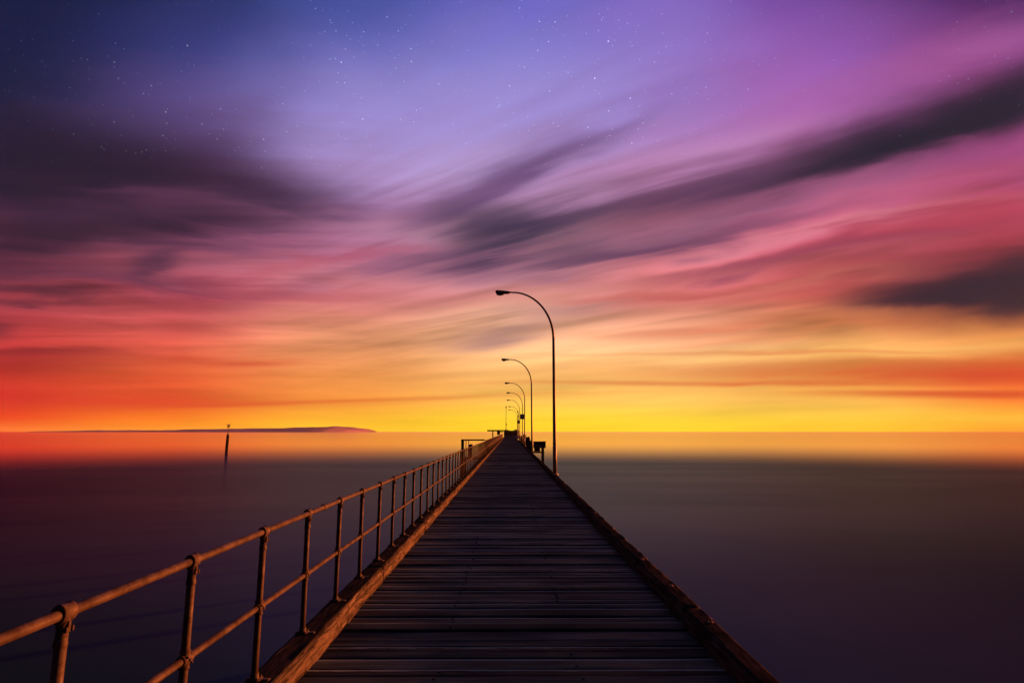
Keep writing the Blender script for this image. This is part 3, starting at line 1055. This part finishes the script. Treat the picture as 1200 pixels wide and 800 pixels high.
# ------------------------------------------------------------------ flat-topped shelter over the left railing
sh = thing('shelter', 'small flat-roofed dark shelter standing over the left railing far down the pier', 'shelter', (-1.62, 66, 0))
bm = bmesh.new()
box(bm, (.05, 0, 1.93), (1.9, 1.6, .16), .012)
obj('roof', bm, M_CLOTH, sh)
for xx, yy in ((-.1, -.45), (-.1, .45)):
    bm = bmesh.new()
    box(bm, (xx - .18, yy, .92), (.10, .10, 1.9), .008)
    obj('post', bm, M_CLOTH, sh)
bm = bmesh.new()
box(bm, (.38, 0, 1.66), (.34, .5, .40), .02)
box(bm, (.72, 0, 1.78), (.35, .06, .07))
obj('locker', bm, M_CLOTH, sh)

# ------------------------------------------------------------------ bench box on the right outside the kerb
bx = thing('fish_cleaning_table', 'dark boxy timber table on an outrigger beside the second lamp', 'table', (2.55, 49.0, 0))
bm = bmesh.new()
box(bm, (0, 0, .72), (1.02, .85, .52), .02)
obj('box', bm, M_CLOTH, bx)
bm = bmesh.new()
box(bm, (0, 0, .995), (1.10, .95, .035), .008)
obj('top', bm, M_PILE, bx)
for xx in (.27,):
    for yy in (-.3, .3):
        bm = bmesh.new()
        box(bm, (xx, yy, -.35), (.2, .14, 1.66), .01)
        obj('leg', bm, M_PILE, bx)
bm = bmesh.new()
box(bm, (-.08, 0, .1), (.95, .8, .10), .01)
box(bm, (-.2, 0, .32), (.5, .10, .3), .01)
obj('brace', bm, M_PILE, bx)

# ------------------------------------------------------------------ fender piles along the right side
PILES = [
    (2.10, 57.5, .78, 'shortest dark fender pile just beyond the second lamp'),
    (2.18, 62.0, .98, 'fender pile between the second and third lamps, near the shortest one'),
    (2.20, 66.0, 1.28, 'tall pointed fender pile between the second and third lamps'),
    (2.16, 70.5, 1.18, 'pointed fender pile just before the third lamp'),
    (2.35, 82.0, .9, 'blunt fender pile just beyond the third lamp'),
    (2.42, 88.0, 1.35, 'tall fender pile before the fourth lamp'),
    (2.60, 101.0, 1.45, 'tall fender pile just beyond the fourth lamp'),
    (2.62, 108.0, 1.25, 'fender pile midway between fourth and fifth lamps'),
]
for (xx, yy, hh, lab) in PILES:
    bm = bmesh.new()
    r = .17
    n = 14
    tube(bm, [(xx * 0, 0, WATER - 3), (.02, 0, -.5), (0, 0, hh - .28), (0, 0, hh - .16), (.0, 0, hh)], [r * 1.15, r, r, r * .85, r * .25], n)
    for v in bm.verts:
        d = .02 * mn.noise(Vector((v.co.x * 6 + yy, v.co.y * 6, v.co.z * 3)))
        v.co.x += d
        v.co.y += d
    o = obj('fender_pile', bm, M_PILE, None, (xx, yy, 0), smooth=False)
    tag(o, lab, 'pile', 'fender piles along the right side of the pier')

# ------------------------------------------------------------------ shed, masts and crates at the very end
sd_ = thing('shed', 'low dark shed with two shallow humps closing the far end', 'shed', (.85, 232, 0))
bm = bmesh.new()
box(bm, (0, 0, .95), (6.1, 3.4, 1.9), .02)
obj('wall', bm, M_CLOTH, sd_)
bm = bmesh.new()
rp_ = [(-3.15, 1.91), (-3.15, 2.25), (-2.4, 2.62), (-1.6, 2.45), (-.8, 2.22), (.2, 2.14), (1.0, 2.3), (1.6, 2.66), (2.2, 2.45), (3.15, 2.2), (3.15, 1.91)]
fr_ = [bm.verts.new((a, -1.85, b_)) for a, b_ in rp_]
bk_ = [bm.verts.new((a, 1.85, b_)) for a, b_ in rp_]
bm.faces.new(fr_)
bm.faces.new(bk_[::-1])
for k in range(len(rp_)):
    k2 = (k + 1) % len(rp_)
    bm.faces.new((fr_[k], bk_[k], bk_[k2], fr_[k2]))
obj('roof', bm, M_CLOTH, sd_)
bm = bmesh.new()
box(bm, (-.4, -1.72, .95), (1.0, .06, 1.8), .01)
obj('door', bm, M_PILE, sd_)


def mast(x, y_, h_, lab, extra):
    t_ = thing('mast', lab, 'mast', (x, y_, 0), 0, 'thin beacon masts at the pier end')
    bm_ = bmesh.new()
    tube(bm_, [(0, 0, 0), (0, 0, h_ * .5), (.05, 0, h_)], [.13, .10, .07], 10)
    obj('pole', bm_, M_STEEL, t_, smooth=True)
    bm_ = bmesh.new()
    lathe(bm_, [(.10, h_ - .1), (.22, h_ + .05), (.24, h_ + .45), (.17, h_ + .7), (.05, h_ + .85)], 12, (.05, 0, 0))
    obj('beacon', bm_, M_DARK, t_, smooth=True)
    bm_ = bmesh.new()
    box(bm_, (.12, -.05, extra), (.42, .3, .65), .03)
    obj('control_box', bm_, M_DARK, t_)


mast(-1.35, 228, 11.0, 'left thin mast with a beacon, rising behind the shelter', 4.6)
mast(3.25, 222, 9.0, 'right thin mast with a beacon, close to the farthest lamps', 7.6)

# ------------------------------------------------------------------ channel marker out in the water
mk = thing('channel_marker', 'lone dark channel marker pile with a crossed topmark in the sea', 'channel marker', (-59.3, 121.5, WATER))
bm = bmesh.new()
tube(bm, [(.05, 0, -3), (.07, 0, 0), (.095, 0, 2.0), (.12, 0, 3.62)], [.30, .29, .28, .27], 16)
obj('pile', bm, M_PILE, mk, smooth=True)
bm = bmesh.new()
tube(bm, [(.12, 0, 3.6), (.12, 0, 5.6)], .055, 10)
obj('pole', bm, M_DARK, mk)
bm = bmesh.new()
lathe(bm, [(.16, 3.6), (.2, 3.66), (.1, 3.95), (.06, 4.25)], 12, (.12, 0, 0))
lathe(bm, [(.05, 4.5), (.12, 4.55), (.12, 4.75), (.05, 4.8)], 10, (.12, 0, 0))
obj('lantern', bm, M_DARK, mk, smooth=True)
for s_ in (-1, 1):
    bm = bmesh.new()
    box(bm, (.12, 0, 5.52), (.17, .10, .95), .01, None)
    bmesh.ops.rotate(bm, verts=bm.verts, cent=(.12, 0, 5.52), matrix=Matrix.Rotation(R(47 * s_), 3, 'Y'))
    obj('topmark_arm', bm, M_BOLT, mk)
